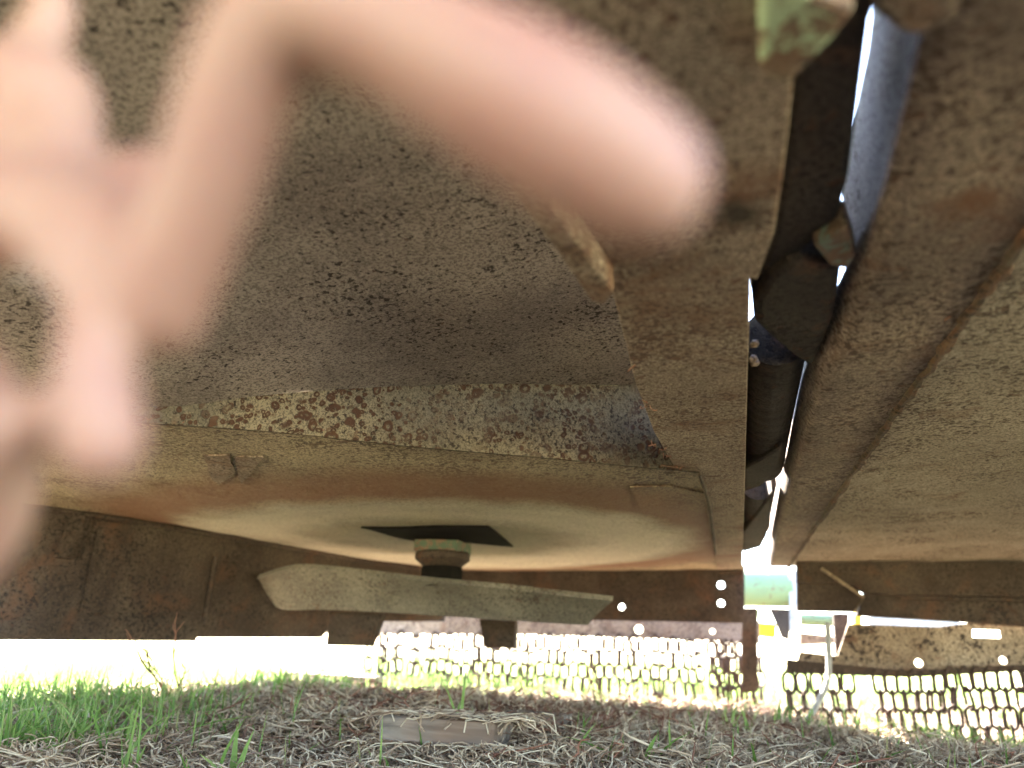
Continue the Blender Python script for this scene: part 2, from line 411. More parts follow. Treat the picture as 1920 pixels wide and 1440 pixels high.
# two small plates: a patch and a torn flake
from mathutils.bvhtree import BVHTree
def shell_tree():
    me = shell.data; return BVHTree.FromPolygons([v.co.copy() for v in me.vertices], [tuple(p.vertices) for p in me.polygons])
tree = shell_tree()
def flush(name, pxs, gap_, thick, mat, rag=0.0):
    """thin plate that follows the shell's under side, gap_ below it"""
    ring = []
    for (x0, y0), (x1, y1) in zip(pxs, pxs[1:] + pxs[:1]):
        for k in range(5): ring.append(pz(x0 + (x1 - x0) * k / 5, y0 + (y1 - y0) * k / 5, RB - 0.02))
    cen = sum(ring, Vector()) / len(ring); n = len(ring); V = []
    rings = [[cen.lerp(p, t) + (Vector((noise.noise(p * 90), noise.noise(p * 90 + Vector((3, 1, 0))), 0)) * rag if t == 1 else Vector()) for p in ring] for t in (1.0, 0.66, 0.33)]
    def drape(p):
        h = tree.ray_cast(Vector((p.x, p.y, ZC)), Vector((0, 0, 1)))[0]
        return Vector((p.x, p.y, (h.z if h else RB) - gap_))
    V = [drape(p) for r_ in rings for p in r_] + [drape(cen)]; N = len(V); V += [v + Vector((0, 0, thick)) for v in V]
    F = []
    for j in (0, 1):
        for i in range(n): k = (i + 1) % n; F.append((j * n + i, j * n + k, (j + 1) * n + k, (j + 1) * n + i))
    for i in range(n): F.append((2 * n + i, 2 * n + (i + 1) % n, 3 * n))
    F += [tuple(N + q for q in reversed(f)) for f in F]; F += [(i, N + i, N + (i + 1) % n, (i + 1) % n) for i in range(n)]
    return mesh(name, V, F, mat, mower)
flush('patch_plate', [(1182, 936), (1262, 936), (1330, 950), (1318, 990), (1252, 994), (1206, 978)], 0.0022, 0.0018, M['shell'])
for pts in ([(380, 876), (428, 876), (436, 905), (408, 922), (392, 912)], [(440, 880), (490, 880), (470, 902), (452, 920), (442, 905)]):
    flush('torn_flake', pts, 0.0025, 0.002, M['strip'], 0.004)

# --- left rail, gusset and its lip
slab('rail', [(1150, 554), (1020, 392), (930, 290), (700, 130), (380, -160), (480, -420), (1500, -420), (1485, 180), (1468, 330), (1452, 440), (1420, 526), (1408, 522),
              (1402, 700), (1397, 900), (1392, 1066), (1345, 1068), (1312, 884), (1262, 872), (1226, 810), (1192, 720), (1172, 640)], RB - 0.009, 0.075, M['rail'], mower, 0.004)
slab('lip', [(1132, 574), (1152, 548), (1085, 455), (1010, 360), (880, 220), (800, 160), (880, 262), (960, 365), (1040, 468), (1108, 565)], RB - 0.026, 0.017, M['rail'], mower, 0.002)
# weld bead at the rail's corner
tube('weld_bead', smooth_path([pz(1240, 872, RB - 0.009), pz(1275, 878, RB - 0.010), pz(1310, 882, RB - 0.010)], 10), [0.0015 + 0.001 * random.random() for _ in range(10)], M['rust'], mower, 6)
tube('weld_bead', smooth_path([pz(1312, 890, RB - 0.009), pz(1330, 950, RB - 0.009), pz(1342, 1040, RB - 0.009)], 14), [0.002 + 0.002 * random.random() for _ in range(14)], M['rust'], mower, 6)

# --- right deck: edge rail with rolled edge, plate, seam
seam_px = [(2350, -160), (2140, 120), (1920, 440), (1820, 582), (1690, 762), (1590, 900), (1490, 1045), (1478, 1062)]
gap_px = [(1830, -300), (1742, 60), (1690, 250), (1640, 440), (1606, 520), (1560, 640), (1530, 692), (1495, 820), (1466, 940), (1440, 1062)]
seam = [pz(x, y, RB) for x, y in seam_px]; gap = [pz(x, y, RB) for x, y in gap_px]
def roll(u, v, p): return (0.02 if p.y > 0.55 else 0.003 + 0.017 * max(0, (p.y - 0.35) / 0.2)) * max(0, 1 - v / 0.16) ** 2 - 0.0015 * math.sin(math.pi * v)
patch('edge_rail', smooth_path(gap, 60), smooth_path(seam, 60), 90, 26, M['strip'], mower, 0.006, bulge=roll, jitter=0.0035)
rx0 = seam[-1]
right_far = [pz(2500, 1105, RB), pz(1920, 1078, RB), pz(1700, 1068, RB)]
sm = smooth_path(seam, 60)
outer = [Vector((1.9, p.y * 1.02 - 0.0, RB)) for p in sm]
patch('deck_plate', sm, outer, 80, 40, M['tan'], mower, 0.006, bulge=lambda u, v, p: 0.0, jitter=0.0035)
bead = [p + Vector((noise.noise(p * 40) * 0.004, 0, noise.noise(p * 9) * .0035)) for p in smooth_path(seam, 200)]
tube('weld_bead', bead, [0.003 + 0.0045 * abs(noise.noise(p * 55)) for p in bead], M['seam'], mower, 7)
# upright face of the right rail beside the gap
up_b = [pz(x, y, RB + 0.007) for x, y in [(1830, -300), (1742, 60), (1690, 250), (1640, 440), (1604, 545)]]
up_t = [p + Vector((0.0, 0, 0.085)) for p in up_b]
patch('rail_web', up_b, up_t, 40, 8, M['zinc'], mower, 0.005, Vector((1, 0, 0)), jitter=0.002)
up_b = [pz(x, y, RB + 0.015) for x, y in [(1530, 692), (1495, 820), (1466, 940), (1444, 1050)]]
up_t = [p + Vector((0.0, 0, 0.11)) for p in up_b]
patch('rail_web', up_b, up_t, 40, 8, M['strip'], mower, 0.005, Vector((1, 0, 0)), jitter=0.002)

# --- hinge between the two decks
V, F = prism_data([Vector((-0.1, -0.7, RB + 0.22)), Vector((0.5, -0.7, RB + 0.22)), Vector((0.5, 0.38, RB + 0.22)), Vector((-0.1, 0.38, RB + 0.22))], Vector((0, 0, 0.1)))
mesh('light_blocker', V, F, M['dark'], mower, False, 0.01)  # added above the gap, out of view, to cut sky light on the web
V, F = prism_data([Vector((-0.35, 0.39, RB + 0.2)), Vector((0.07, 0.39, RB + 0.2)), Vector((0.05, 1.05, RB + 0.2)), Vector((-0.35, 1.05, RB + 0.2))], Vector((0, 0, 0.1)))
mesh('light_blocker', V, F, M['dark'], mower, False, 0.01)  # second added slab, unseen, keeps the sun off the rail web
slab('hinge_leaf', [(1484, 170), (1500, -700), (1690, -700), (1640, 30), (1632, 48), (1612, 190), (1592, 340), (1572, 410), (1520, 460), (1470, 500), (1420, 524), (1450, 440)], RB + 0.012, 0.05, M['dark'], mower, 0.004)
slab('cover_plate', [(1600, -120), (1850, -120), (1800, 40), (1742, 66), (1712, 76), (1684, 66), (1660, 44), (1640, 30)], RB + 0.0, 0.03, M['strip'], mower, 0.004)
slab('gusset', [(1424, -60), (1610, 20), (1560, 80), (1474, 166), (1424, 134)], RB - 0.022, 0.012, M['green_chip'], mower, 0.003)
slab('hinge_lug', [(1414, 606), (1412, 570), (1440, 520), (1486, 488), (1580, 500), (1565, 600), (1524, 692), (1490, 672), (1450, 640)], RB + 0.006, 0.045, M['dark'], mower, 0.006)
slab('paint_pocket', [(1522, 462), (1590, 425), (1606, 480), (1590, 508), (1556, 500)], RB + 0.004, 0.02, M['pocket_green'], mower, 0.003)
ZT = RB + 0.034
tp = resample([pz(1456, 630, ZT), pz(1444, 720, ZT), pz(1432, 868, ZT)], 70)
tube('hinge_tube', tp, [0.0262 + 0.0006 * math.sin(i * 1.55) + 0.0006 * noise.noise(Vector((i * .4, 1, 2))) for i in range(70)], M['dark'], mower, 24)
for (a, b) in ((1409, 648), (1407, 676), (1411, 684)):
    q = pz(a, b, RB + 0.004); lumps = tube_data([q, q + Vector((0.003, 0.006, 0.004)), q + Vector((0.001, 0.012, 0.006))], [0.002, 0.0035, 0.0015], 6)
    mesh('dirt_lump', lumps[0], lumps[1], M['strip'], mower, True)
slab('hinge_lug', [(1393, 878), (1440, 852), (1470, 832), (1460, 880), (1430, 912), (1394, 924)], RB + 0.004, 0.04, M['dark'], mower, 0.005)
tube('hinge_tube', [pz(1422, 905, ZT), pz(1414, 995, ZT)], 0.027, M['dark'], mower, 20)
slab('hinge_lug', [(1392, 1000), (1410, 975), (1448, 925), (1444, 990), (1428, 1026), (1393, 1036)], RB + 0.004, 0.04, M['dark'], mower, 0.004)
# --- front skirts of the left deck
def drop(name, edge, bots, mat, n=40, thick=0.007, off=Vector((0, 0, 0))):
    e = [p + off for p in edge]; b = [Vector((p.x, p.y, z)) for p, z in zip(e, bots)]
    return patch(name, resample(e, n), resample(b, n), n, 10, mat, mower, thick, Vector((0, 1, 0)), jitter=0.004)
le = smooth_path(front, 90)[:62]
CMI = CM.inverted()
def proj(p):
    q = CMI @ Vector(p); return (960 + FPX * q.x / -q.z, 720 - FPX * q.y / -q.z)
def zpix(p, py): x = proj(p)[0]; return zat(x, py, p.x, p.y)
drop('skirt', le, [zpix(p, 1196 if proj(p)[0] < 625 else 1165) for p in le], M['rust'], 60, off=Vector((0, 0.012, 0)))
# thicker runner plate bolted along the bottom of the skirt, on the left
def along(px0, px1, n=20):
    out = []
    for i in range(n):
        x = px0 + (px1 - px0) * i / (n - 1)
        best = min(smooth_path(front, 200), key=lambda p: abs(proj(p)[0] - x)); out.append(best)
    return out
CMI = CM.inverted()
def proj(p):
    q = CMI @ Vector(p); return (960 + FPX * q.x / -q.z, 720 - FPX * q.y / -q.z)
run = along(-330, 400)
def zpix(p, py): x = proj(p)[0]; return zat(x, py, p.x, p.y)
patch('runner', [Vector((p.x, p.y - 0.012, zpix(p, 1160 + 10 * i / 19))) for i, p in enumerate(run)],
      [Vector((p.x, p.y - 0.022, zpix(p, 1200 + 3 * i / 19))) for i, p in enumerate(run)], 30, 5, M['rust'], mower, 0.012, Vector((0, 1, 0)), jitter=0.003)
pl = along(195, 400, 8)
patch('patch_plate', [Vector((p.x, p.y - 0.004, zpix(p, 988 + 22 * i / 7))) for i, p in enumerate(pl)],
      [Vector((p.x, p.y - 0.006, zpix(p, 1150))) for p in pl], 16, 6, M['rust'], mower, 0.006, Vector((0, 1, 0)), jitter=0.003)
pl = along(150, 186, 4)
patch('rib', [Vector((p.x, p.y - 0.02, zpix(p, 970))) for p in pl], [Vector((p.x - 0.012, p.y - 0.03, zpix(p, 1050))) for p in pl], 6, 5, M['rust'], mower, 0.02, Vector((0, 1, 0)))
pl = along(404, 416, 3)
tube('rib', [Vector((pl[1].x, pl[1].y - 0.004, zpix(pl[1], 1045))), Vector((pl[1].x - 0.004, pl[1].y - 0.006, zpix(pl[1], 1172)))], 0.006, M['rust'], mower, 8)
# right run of the skirt with bolt holes cut through
def flat_plate(name, pxs, holes, y, thick, mat, hr=None):
    o = py_(*pxs[0], y); ax = Vector((1, 0, 0)); up = Vector((0, 0, 1))
    f2 = lambda q: ((py_(q[0], q[1], y) - o).x, (py_(q[0], q[1], y) - o).z)
    hs = []
    for h in holes:
        if len(h) == 3: c = f2(h[:2]); hs.append(circle(c[0], c[1], h[2] * y / FPX))
        else: hs.append([f2(q) for q in h])
    return holed(name, [f2(q) for q in pxs], hs, o, ax, up, thick, mat, mower)
YS = front[-1].y + 0.012
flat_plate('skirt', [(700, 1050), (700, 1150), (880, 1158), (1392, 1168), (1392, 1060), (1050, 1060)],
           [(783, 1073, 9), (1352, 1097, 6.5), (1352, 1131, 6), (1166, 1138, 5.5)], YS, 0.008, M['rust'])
slab_c = flat_plate('post', [(1391, 1060), (1391, 1300), (1421, 1296), (1419, 1140), (1396, 1140), (1396, 1060)], [], YS + 0.03, 0.012, M['rust'])
# hanging tabs
for pts, yy in (([(618, 1146), (716, 1150), (692, 1212), (611, 1210)], 1.66), ([(898, 1160), (966, 1164), (964, 1216), (908, 1214)], 1.86)):
    V, F = prism_data([py_(a, b, yy) for a, b in pts], Vector((0.0, 0.03, 0))); mesh('hanging_tab', V, F, M['rust'], mower, False, 0.002)

# --- front bar and chain curtain
YB = YS + 0.28
flat_plate('chain_bar', [(560, 1150), (560, 1188), (1000, 1190), (1424, 1204), (1424, 1164), (1080, 1158)], [(1198, 1180, 7), (1336, 1184, 4)], YB, 0.010, M['strip'])

def link_mesh(L, W, r):
    path = []
    s = (L - W) / 2
    for k in range(9): a = math.pi * k / 8; path.append(((W / 2) * math.cos(a), 0, s + (W / 2) * math.sin(a)))
    for k in range(9): a = math.pi + math.pi * k / 8; path.append(((W / 2) * math.cos(a), 0, -s + (W / 2) * math.sin(a)))
    n = len(path); V = []; F = []; S = 6
    for i, p in enumerate(path):
        q = Vector(p); t = (Vector(path[(i + 1) % n]) - Vector(path[i - 1])).normalized(); a = Vector((0, 1, 0)); b = t.cross(a)
        for k in range(S): an = 2 * math.pi * k / S; V.append(q + a * r * math.cos(an) + b * r * math.sin(an))
    for i in range(n):
        for k in range(S): F.append((i * S + k, i * S + (k + 1) % S, ((i + 1) % n) * S + (k + 1) % S, ((i + 1) % n) * S + k))
    me = bpy.data.meshes.new('link'); me.from_pydata([tuple(v) for v in V], [], F); me.materials.append(M['chain']); me.shade_smooth()
    return me
eye_me = None
def chain(top, n, L, W, r, me, floor=True):
    """one strand: a shackle on the bar and n links, each turned a quarter against the one above"""
    V, F = tube_data([top + Vector((0, -0.006, 0.004)), top + Vector((0, 0.006, 0.004))], r * 1.6, 8)
    c = mesh('chain', V, F, M['chain'], mower); c['_b'] = (0.0, 0.0, 0.0)
    sway = random.uniform(-0.12, 0.12); tw = random.uniform(-0.6, 0.6); pitch = L - 2.1 * r
    p = Vector(top) - Vector((0, 0, L * 0.45))
    for k in range(n):
        if floor and p.z < gh(p.x, p.y) + 0.006: break
        o = bpy.data.objects.new('link', me); col.objects.link(o); o.parent = c
        ang = (R(45) if k % 2 else R(-45)) + tw + random.uniform(-0.2, 0.2)
        ang = (R(78) if k % 2 else R(6)) + tw * 0.6 + random.uniform(-0.25, 0.25)
        o.matrix_local = Matrix.Translation(p) @ Matrix.Rotation(sway * 0.6 + random.uniform(-0.08, 0.08), 4, 'Y') @ Matrix.Rotation(ang, 4, 'Z')
        p = p - Vector((sway * pitch * 0.25 + random.uniform(-0.002, 0.002), random.uniform(-0.003, 0.003), pitch))
    return c
lm = link_mesh(0.046, 0.026, 0.0042)
x0 = py_(700, 1190, YB).x; x1 = py_(1418, 1200, YB).x; nst = 46
for i in range(nst):
    x = x0 + (x1 - x0) * i / (nst - 1)
    x += random.uniform(-.006, .006)
    q = py_(700 + 718 * i / (nst - 1), 1188 + 14 * i / (nst - 1) + random.uniform(-5, 5), YB)
    chain(Vector((x, YB + 0.0 + (0.012 if i % 2 else -0.014), q.z)), 7, 0.048, 0.030, 0.0038, lm)
# a second short row behind, on the right end
for i in range(5):
    q = py_(1335 + 18 * i, 1205, YB - 0.10); chain(q, 5, 0.048, 0.030, 0.0038, lm)

# --- front of the right deck
YR = 2.02
wall('cross_beam', [(1494, 1050), (1560, 1050), (1920, 1052), (2500, 1060), (2500, 1150), (1920, 1118), (1690, 1116), (1622, 1112), (1600, 1098), (1494, 1092)], YR, 0.03, M['rust'], mower)
wall('skirt', [(1494, 1090), (1600, 1096), (1622, 1122), (1604, 1148), (1494, 1146)], YR + 0.02, 0.01, M['rust'], mower)
wall('flange', [(1690, 1117), (1920, 1121), (2500, 1150), (2500, 1158), (1920, 1128), (1690, 1123)], YR - 0.01, 0.005, M['rust'], mower, 0.001)
wall('cross_beam', [(1622, 1110), (1690, 1108), (1920, 1110), (2500, 1140), (2500, 1200), (1920, 1174), (1800, 1166), (1606, 1154)], YR + 0.03, 0.03, M['rust'], mower)
tube('brace', [py_(1540, 1066, YR - 0.02), py_(1620, 1120, YR - 0.02), py_(1604, 1146, YR - 0.02)], 0.004, M['dust'], mower, 6)
YK = 2.10
flat_plate('skirt', [(1590, 1170), (1570, 1230), (1500, 1222), (1490, 1256), (1720, 1262), (1920, 1250), (2500, 1270), (2500, 1190), (1920, 1166), (1830, 1166), (1760, 1176)],
           [[(1822, 1180), (1822, 1195), (1875, 1197), (1875, 1182)], (1722, 1243, 6.5), (1880, 1238, 6)], YK, 0.009, M['dust'])
flat_plate('chain_bar', [(1474, 1236), (1474, 1262), (1700, 1270), (1920, 1258), (2500, 1284), (2500, 1262), (1920, 1246), (1700, 1258)], [], YK - 0.02, 0.008, M['rust'])
lm2 = link_mesh(0.048, 0.027, 0.0040)
spots = [1478, 1502, 1530, 1560, 1588] + [1646 + 22.5 * i for i in range(7)] + [1808 + 24 * i for i in range(9)] + [2050 + 25 * i for i in range(8)]
for i, px in enumerate(spots):
    chain(py_(px, 1262 - (6 if px > 1780 else 0), YK - 0.022), 7, 0.048, 0.027, 0.0040, lm2)

# --- hub and blade
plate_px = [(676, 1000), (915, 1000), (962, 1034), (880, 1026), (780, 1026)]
flush('recess_shade_plate', plate_px, 0.003, 0.0025, M['black'])  # black sheet in place of the shaded recess around the hub
hz = lambda py: zat(832, py, HUB.x, HUB.y)
cx, cy = HUB.x, HUB.y
lathe('hub_block', (cx, cy), [(0.066, RB - 0.004), (0.066, hz(1037))], M['hub_green'], mower, 4, False)
lathe('hub', (cx, cy), [(0.054, hz(1036)), (0.058, hz(1040)), (0.058, hz(1050)), (0.046, hz(1059)), (0.040, hz(1064))], M['rust'], mower, 20)
lathe('spindle', (cx, cy), [(0.041, hz(1063)), (0.043, hz(1068)), (0.043, hz(1101))], M['black'], mower, 20)
# blade: a bar of steel, pitched so its under side shows, its left end fanned up
bl_top = [(481, 1086), (520, 1072), (560, 1065), (610, 1068), (700, 1078), (800, 1090), (950, 1104), (1060, 1117), (1149, 1127)]
bl_bot = [(484, 1088), (500, 1112), (526, 1142), (600, 1143), (700, 1147), (800, 1153), (950, 1163), (1060, 1170), (1102, 1172)]
A = []; B = []
for i in range(40):
    t = i / 39
    a = smooth_path([Vector((*q, 0)) for q in bl_top], 40)[i]; b = smooth_path([Vector((*q, 0)) for q in bl_bot], 40)[i]
    A.append(py_(a.x, a.y, cy - 0.05)); B.append(py_(b.x, b.y, cy + 0.035))
patch('blade', A, B, 60, 8, M['blade'], mower, 0.012, Vector((0, 0.6, 0.8)), bulge=lambda u, v, p: 0.004 * math.sin(math.pi * v))
# --- tow frame ahead of the gap, green tube and yellow hub beyond
YF = 2.75
tube('cross_tube', [py_(1380, 1100, YF), py_(1484, 1101, YF)], 33 * YF / FPX, M['green'], mower, 24)
wall('post', [(1479, 1068), (1496, 1070), (1492, 1185), (1482, 1185)], YF - 0.06, 0.02, M['zinc'], mower)
wall('bracket', [(1386, 1140), (1424, 1142), (1420, 1170), (1388, 1168)], YF + 0.05, 0.02, M['green'], mower)
wall('bracket', [(1442, 1140), (1484, 1142), (1480, 1200), (1466, 1196)], YF - 0.02, 0.02, M['dark'], mower)
tube('cross_tube', [py_(1500, 1160, YF - 0.2), py_(1582, 1163, YF - 0.2)], 11 * 2.5 / FPX, M['green'], mower, 14)
wall('bracket', [(1500, 1186), (1574, 1194), (1574, 1206), (1500, 1210)], YF - 0.3, 0.05, M['dust'], mower)
wall('bracket', [(1562, 1150), (1592, 1150), (1588, 1240), (1568, 1240)], YF - 0.4, 0.02, M['rust'], mower)

wall('guard', [(1416, 1166), (1456, 1170), (1454, 1196), (1420, 1192)], YF + 0.2, 0.12, M['yellow'], mower)
wall('guard', [(1602, 1140), (1616, 1140), (1616, 1172), (1602, 1172)], YF + 0.2, 0.05, M['yellow'], mower)
wall('cross_beam', [(1630, 1150), (1800, 1152), (1800, 1182), (1630, 1172)], YF + 0.5, 0.1, M['zinc'], mower)

# --- bent wire hanging from the right deck
wr = tube('wire', smooth_path([py_(1552, 1168, 1.98), py_(1554, 1230, 1.97), py_(1552, 1275, 1.95), py_(1534, 1318, 1.92), py_(1506, 1362, 1.88)], 24), 0.0065, M['wire'], None, 8)
tag(wr, 'bent grey steel wire dangling from the right deck down to the dead grass', 'wire')

# ================================================================== litter, grass
def strands(name, P, rad, mat, kind='stuff', sides=3):
    """P: N x K x 3 centre lines, rad: N x K -> thin tubes (or flat ribbons with sides=2)"""
    N, Kk, _ = P.shape
    T = np.empty_like(P); T[:, 1:-1] = P[:, 2:] - P[:, :-2]; T[:, 0] = P[:, 1] - P[:, 0]; T[:, -1] = P[:, -1] - P[:, -2]
    T /= np.linalg.norm(T, axis=2, keepdims=True) + 1e-9
    ref = rng.normal(size=(N, 1, 3)); A = np.cross(T, np.broadcast_to(ref, T.shape)); A /= np.linalg.norm(A, axis=2, keepdims=True) + 1e-9
    Bn = np.cross(T, A)
    vs_ = []
    for k in range(sides):
        an = 2 * math.pi * k / sides; vs_.append(P + rad[..., None] * (A * math.cos(an) + Bn * math.sin(an)))
    Vv = np.stack(vs_, axis=2).reshape(-1, 3)
    idx = np.arange(N * Kk * sides).reshape(N, Kk, sides)
    qs = []
    for k in range(sides if sides > 2 else 1):
        k2 = (k + 1) % sides
        qs.append(np.stack([idx[:, :-1, k], idx[:, :-1, k2], idx[:, 1:, k2], idx[:, 1:, k]], axis=-1).reshape(-1, 4))
    Q = np.concatenate(qs)
    me = bpy.data.meshes.new(name)
    me.vertices.add(len(Vv)); me.vertices.foreach_set('co', Vv.astype(np.float32).ravel())
    me.loops.add(Q.size); me.loops.foreach_set('vertex_index', Q.astype(np.int32).ravel())
    me.polygons.add(len(Q)); me.polygons.foreach_set('loop_start', np.arange(0, Q.size, 4, dtype=np.int32))
    me.update(calc_edges=True); me.shade_smooth()
    o = link(name, me, mat)
    if kind: o['kind'] = kind
    return o
def m_island(name, stops, rough=0.7, trans=0.0, noise_amt=0.3):
    b = NB(name); g = b.n('ShaderNodeNewGeometry')
    c = b.ramp(g.outputs['Random Per Island'], stops, 'LINEAR')
    f = b.noise(80, 3); c = b.mix(noise_amt, c, b.mix(f, (0.02, 0.016, 0.012), c))
    m = b.end(c, rough, 0, 0.25)
    if trans:
        t = b.n('ShaderNodeBsdfTranslucent'); b.l(c, t.inputs[0]); mx = b.n('ShaderNodeMixShader'); mx.inputs[0].default_value = trans
        out = b.t.nodes['Material Output']; b.l(b.p.outputs[0], mx.inputs[1]); b.l(t.outputs[0], mx.inputs[2]); b.l(mx.outputs[0], out.inputs[0])
    return m
M['straw'] = m_island('dead_grass', [(0, (0.14, 0.085, 0.06)), (0.3, (0.40, 0.29, 0.20)), (0.6, (0.60, 0.47, 0.34)), (0.9, (0.70, 0.60, 0.45)), (1, (0.24, 0.14, 0.10))])
M['roots'] = m_island('red_brown_roots', [(0, (0.14, 0.055, 0.035)), (0.5, (0.28, 0.13, 0.085)), (1, (0.20, 0.10, 0.07))])
M['grass'] = m_island('green_grass', [(0, (0.10, 0.20, 0.04)), (0.5, (0.18, 0.31, 0.07)), (0.85, (0.30, 0.40, 0.13)), (1, (0.36, 0.32, 0.16))], 0.5, 0.5)
gcache = {}
def gz(X, Y): return np.array([gh(float(a), float(b)) for a, b in zip(X, Y)])
def scatter(n, y0, y1, power=1.6, spread=0.85):
    """points on the soil in front of the lens, thicker close by"""
    y = y0 + (y1 - y0) * rng.random(n) ** power
    x = -y * 0.27 + (rng.random(n) * 2 - 1) * y * spread
    return x, y
def litter(n, length, r, y0, y1, curl, rise, mat, name, power=1.6, mask=None, Kk=6, flat=0.5, top=0.022):
    x, y = scatter(n, y0, y1, power)
    if mask is not None:
        k = mask(x, y) > rng.random(n); x, y = x[k], y[k]; n = len(x)
    z = gz(x, y)
    L = length * (0.4 + rng.random(n)); th = rng.random(n) * 2 * math.pi; el = rng.normal(0, rise, n)
    P = np.zeros((n, Kk, 3)); p = np.stack([x, y, z + 0.004 + rng.random(n) * 0.018], 1); dth = rng.normal(0, curl, n); de = rng.normal(0, curl * 0.6, n)
    for k in range(Kk):
        P[:, k] = p
        d = np.stack([np.cos(th) * np.cos(el), np.sin(th) * np.cos(el), np.sin(el)], 1); p = p + d * (L / (Kk - 1))[:, None]
        th = th + dth + rng.normal(0, curl * 0.5, n); el = el + de
    zz = P[:, :, 2] - z[:, None]
    P[:, :, 2] = z[:, None] + np.where(zz > 0, top * np.tanh(zz / top * flat), zz * 0.3)
    rr = r * (0.5 + rng.random(n))[:, None] * np.linspace(1, 0.6, Kk)[None]
    return strands(name, P, rr, mat)
litter(60000, 0.055, 0.0011, 0.70, 3.0, 0.45, 0.6, M['straw'], 'dead_grass', 1.4, flat=0.75, top=0.034)
litter(2500, 0.11, 0.0014, 0.85, 2.3, 0.28, 0.45, M['straw'], 'straw_litter', 1.3, flat=0.6, top=0.04)
red = lambda x, y: np.exp(-((x + 0.35) / 0.30) ** 2 - ((y - 1.5) / 0.35) ** 2) + np.exp(-((x - 0.0) / 0.2) ** 2 - ((y - 2.1) / 0.25) ** 2) + 0.06
litter(14000, 0.08, 0.0013, 0.9, 2.5, 0.5, 0.5, M['roots'], 'root_litter', 1.0, red, flat=0.9, top=0.045)

def grass(name, X, Y, hgt, width, mat, lean=0.35, Kk=5, kind='stuff', label=None):
    n = len(X); z = gz(X, Y); H = hgt * (0.5 + rng.random(n)); th = rng.random(n) * 2 * math.pi; ln = np.abs(rng.normal(0, lean, n))
    P = np.zeros((n, Kk, 3)); 
    for k in range(Kk):
        t = k / (Kk - 1); off = H * ln * t ** 1.8
        P[:, k, 0] = X + np.cos(th) * off; P[:, k, 1] = Y + np.sin(th) * off; P[:, k, 2] = z - 0.003 + H * t * (1 - 0.25 * ln * t)
    rr = (width * (0.6 + 0.8 * rng.random(n)))[:, None] * np.array([0.8, 1.0, 0.85, 0.55, 0.06])[None]
    return strands(name, P, rr, mat, kind, 2)
def clump(n, cx_, cy_, sx, sy): return rng.normal(cx_, sx, n), rng.normal(cy_, sy, n)
def clippings():
    lines = [smooth_path(seam, 40), [pz(x, y, RB - 0.01) for x, y in ((1172, 640), (1192, 720), (1226, 810), (1262, 872), (1312, 884))], smooth_path(baf_b, 40),
             ]
    P = []
    for ln in lines:
        for _ in range(12):
            k = random.randrange(len(ln) - 1); p = ln[k].lerp(ln[k + 1], random.random()) + Vector((random.gauss(0, .004), random.gauss(0, .004), 0.001))
            d = Vector((random.gauss(0, 1), random.gauss(0, 1), -abs(random.gauss(0, .35)))).normalized() * random.uniform(.003, .009); q = Vector((random.gauss(0, .002), random.gauss(0, .002), -.002))
            P.append([p, p + d * .33 + q, p + d * .66 + q, p + d])
    P = np.array([[tuple(v) for v in r] for r in P]); o = strands('grass_clippings', P, np.full(P.shape[:2], 0.0005), M['roots'])
    o.parent = mower; o.matrix_parent_inverse = Matrix.Translation(-Vector(mower.location))
clippings()
# green grass mass at the left, in tongues among the litter, and the turf outside
pts = [(20, 1330, .05, .10, 900), (70, 1300, .08, .12, 900), (30, 1420, .05, .06, 500), (-60, 1360, .1, .1, 700), (110, 1285, .08, .08, 500), (225, 1262, .07, .07, 600), (300, 1275, .06, .06, 250), (150, 1360, .12, .12, 500), (40, 1380, .15, .12, 900)]
cl = [(clump(n, pz(a, b, 0.0).x, pz(a, b, 0.0).y, s1, s2)) for a, b, s1, s2, n in pts]
grass('grass', np.concatenate([c[0] for c in cl]), np.concatenate([c[1] for c in cl]), 0.055, 0.0013, M['grass'], 0.55)
gx, gy = clump(1500, -1.55, 2.1, 0.5, 0.18); grass('grass', gx, gy, 0.05, 0.0022, M['grass'])
xs, ys = [], []
for (a, b, n, s1, s2) in [(pz(700, 1290, 0.02).x, pz(700, 1290, 0.0).y, 900, 0.22, 0.12), (pz(1280, 1300, 0).x, pz(1280, 1300, 0).y, 900, 0.22, 0.14), (pz(960, 1275, 0).x, 2.6, 700, 0.3, 0.2),
                          (pz(1860, 1370, 0).x, pz(1860, 1370, 0).y, 350, 0.12, 0.07), (pz(1660, 1380, 0).x, pz(1660, 1370, 0).y, 160, 0.15, 0.05), (-0.9, 1.55, 350, 0.12, 0.08), (0.2, 3.0, 2500, 1.6, 0.4)]:
    u, v = clump(n, a, b, s1, s2); xs.append(u); ys.append(v)
grass('grass', np.concatenate(xs), np.concatenate(ys), 0.05, 0.0022, M['grass'])
gx = rng.uniform(-7, 7, 26000); gy = 2.5 + 6.5 * rng.random(26000) ** 1.5; grass('turf', gx, gy, 0.05, 0.003, M['grass'])
gx = rng.uniform(-5.5, -1.7, 9000); gy = rng.uniform(-1.5, 3.2, 9000); grass('turf', gx, gy, 0.05, 0.003, M['grass'])
gx, gy = scatter(500, 0.95, 2.2, 1.2); grass('grass', gx, gy, 0.045, 0.0016, M['grass'], 0.5)

